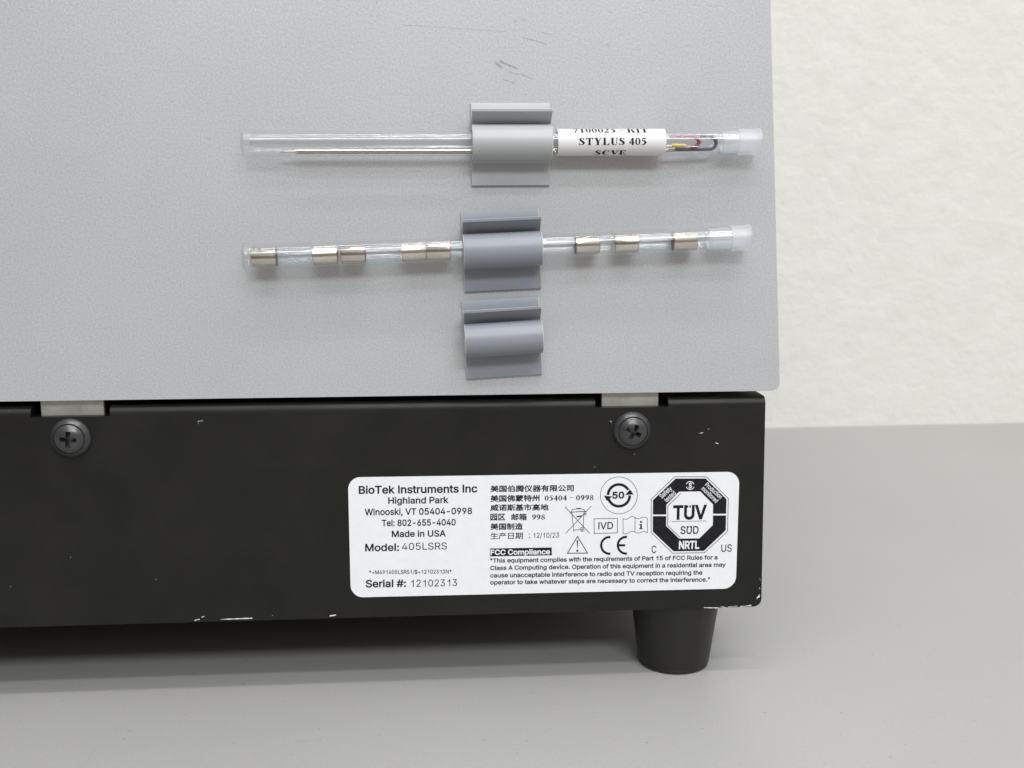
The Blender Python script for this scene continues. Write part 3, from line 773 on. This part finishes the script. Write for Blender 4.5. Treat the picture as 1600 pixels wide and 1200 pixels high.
# ------------------------------------------------------------------ tubes
def make_tube(pl, pr, pc, pw, label):
    """pl closed end, pr open end, pc outer end of the cap, pw inner end of the plug (photo pixels on the axis)"""
    a, b_, c_, w_ = (on_face(*q, -TO) for q in (pl, pr, pc, pw))
    mid = a; rot = math.atan2(b_[2]-a[2], b_[0]-a[0]); L = np.linalg.norm(b_-a); Lc = np.linalg.norm(c_-a); Lw = np.linalg.norm(w_-a)
    t = tag(empty('storage_tube', (a[0], -TO, a[2]), (0, -rot, 0)), label, 'tube', 'clear tubes held in the clips')
    bm = bmesh.new()
    lathe(bm, [(0.0, 0), (0.0, 2.35), (0.12, 2.85), (0.45, 3.12), (0.9, 3.16), (1.2, 3.02), (1.45, 2.98), (1.8, 3.1), (2.2, 3.0), (L, 3.0), (L, 2.62), (2.6, 2.62), (2.1, 2.3), (1.8, 0)], 'X', 64)
    link('tube_body', bm, CLEAR, t, 40)
    bm = bmesh.new()
    lathe(bm, [(Lw, 2.1), (Lw+.1, 2.45), (L+.02, 2.60), (L+.02, 3.02), (Lc-1.2, 3.06), (Lc-.6, 3.2), (Lc-.1, 3.15), (Lc, 2.9), (Lc, 0), (Lc-1.0, 0), (Lc-1.0, 2.1), (Lw, 2.1)], 'X', 48)
    link('end_cap', bm, FROST, t, 40)
    return t, a, rot
tube1, o1, r1 = make_tube((378, 223.5), (1151, 222), (1187, 222), (1127, 222), 'clear plastic tube with a white paper label, holding bent stylus wires')
tube2, o2, r2 = make_tube((380, 401.5), (1140, 372.5), (1171, 371.2), (1106, 374), 'clear plastic tube holding five glass fuses, in the middle clip')
def along(o, px, py): return np.linalg.norm((on_face(px, py, -TO)-o)[[0, 2]])
# wrapped paper label
PR = 3.07
xa, xb = along(o1, 870, 222), along(o1, 1037, 222)
bm = bmesh.new()
K = 64                                      # the paper does not go right round: its back is open
secs = []
for k in range(K+1):
    t = math.radians(-140+280*k/K)
    secs.append([bm.verts.new((x, -r*math.cos(t), r*math.sin(t))) for x, r in ((xa, 3.01), (xa, PR), (xb, PR), (xb, 3.01))])
for A, B in zip(secs, secs[1:]):
    for k in range(4): bm.faces.new((A[k], A[(k+1) % 4], B[(k+1) % 4], B[k]))
bm.faces.new(secs[0]); bm.faces.new(secs[-1])
tl = link('paper_label', bm, TUBEPAPER, tube1, 40)
bm = bmesh.new()
def wrap(s, x0, x1, th0, cap=1.66):
    V, F = fill(serif_loops(s))
    used = sorted({i for f in F for i in f}); xs = V[used, 0]; k = (x1-x0)/(xs.max()-xs.min())
    b2 = bmesh.new()
    mp = {i: b2.verts.new((x0+(V[i, 0]-xs.min())*k, V[i, 1]*cap, 0)) for i in used}
    for f in F: b2.faces.new([mp[i] for i in f])
    for q in range(-1, 9):
        bmesh.ops.bisect_plane(b2, geom=b2.verts[:]+b2.edges[:]+b2.faces[:], plane_co=(0, q*0.22, 0), plane_no=(0, 1, 0))
    r = PR+0.02; mp = {}
    for v in b2.verts:
        th = math.radians(th0)+v.co.y/PR; mp[v] = bm.verts.new((v.co.x, -r*math.cos(th), r*math.sin(th)))
    for f in b2.faces: bm.faces.new([mp[v] for v in f.verts])
    b2.free()
wrap('STYLUS 405', along(o1, 902, 222), along(o1, 1006, 222), -14)
wrap('7100025 - KIT', along(o1, 894, 222), along(o1, 1010, 222), 43, 1.95)
wrap('SCVE', along(o1, 928, 222), along(o1, 976, 222), -69)
link('label_text', bm, INK, tl)

# bent stylus wires lying in the first tube
def tube_pts(o, lst, out=4.0): return [on_face(x, y, -out) for x, y in lst]
def uturn(cx, cy, rx, ry, n=12): return [(cx+rx*math.sin(math.pi*k/n), cy+ry*math.cos(math.pi*k/n)) for k in range(n+1)]
def wire(label, base, parts):
    p0 = on_face(*base, -TO)
    t = tag(empty('stylus_wire', tuple(p0)), label, 'wire', 'stylus wires inside the labelled tube')
    for nm, pts, r, mat, out in parts:
        bm = bmesh.new(); q = [np.array(on_face(x, y, -out))-p0 for x, y in pts]
        sweep(bm, q, r, 14); link(nm, bm, mat, t, 60)
    return t
wire('long steel stylus wire with dark hooked end, thickest wire in the labelled tube', (462, 236.5),
     [('rod', [(462, 236.4), (700, 236.3), (870, 235.6), (1037, 234.6)], 0.60, STEEL, TO), ('needle_tip', [(437, 236.8), (464, 236.6)], 0.24, STEEL, TO),
      ('shank', [(1034, 235.2), (1060, 234)], 0.36, STEEL, TO),
      ('sleeve', [(1055, 233.6), (1085, 233.4)]+uturn(1108, 223.2, 11, 9.8)+[(1092, 213)], 0.42, BLK, TO)])
wire('steel stylus wire with a crimson hooked end inside the labelled tube', (900, 229.5),
     [('rod', [(866, 237.5), (1037, 230.5), (1072, 229)], 0.20, STEEL, TO+.8), ('sleeve', [(1078, 229.2)]+uturn(1080, 221.3, 12, 7.9)+[(1062, 213.2), (1047, 214)], 0.44, RED, TO+.8)])
wire('thin steel stylus wire with a short yellow sleeve inside the labelled tube', (1000, 227.5),
     [('rod', [(866, 233), (1037, 227.5), (1090, 229.2)], 0.17, STEEL, TO+1.4), ('sleeve', [(1050, 226.8), (1071, 227.2)], 0.36, YEL, TO+1.5)])

# glass fuses in the second tube
def make_fuse(label):
    t = tag(empty('glass_fuse', (0, 0, 0)), label, 'fuse', 'glass fuses inside the tube')
    bm = bmesh.new(); lathe(bm, [(1.0, 2.12), (18.9, 2.12), (18.9, 1.6), (1.0, 1.6), (1.0, 2.12)], 'X', 48)
    link('glass_body', bm, GLASS, t, 40)
    for s in (0, 1):
        bm = bmesh.new()
        pr = [(0.0, 0), (0.0, 2.0), (0.12, 2.22), (0.35, 2.34), (5.35, 2.34), (5.6, 2.38), (5.7, 2.3), (5.7, 2.14), (0.6, 2.14), (0.6, 0)]
        if s: pr = [(19.9-a, r) for a, r in pr]
        lathe(bm, pr, 'X', 48); link('metal_cap', bm, NICKEL, t, 45)
    bm = bmesh.new(); sweep(bm, [(0.8, 0, -1.0), (7, 0.2, 0.1), (13, -0.1, 0.4), (19.1, 0, 1.1)], 0.06, 8); link('fuse_wire', bm, STEEL, t, 60)
    return t
fz = make_fuse('glass fuse nearest the closed left end of its tube')
labels = ['glass fuse nearest the closed left end of its tube', 'glass fuse second from the closed left end, left of the middle clip',
          'glass fuse going in behind the left side of the middle clip', 'glass fuse coming out on the right side of the middle clip', 'glass fuse nearest the frosted cap of its tube']
for i, x0 in enumerate((393, 532.5, 665.5, 805.5, 958.5)):
    f_ = fz if i == 0 else copy_tree(fz)
    f_['label'] = labels[i]
    yc = 401.5-(x0-380)*(401.5-372.5)/(1140-380)+(1.8 if i < 3 else 1.3)
    p = on_face(x0, yc, -TO)
    f_.location = (p[0]*MM, -TO*MM, p[2]*MM)
    f_.rotation_euler = (0, -r2, 0)
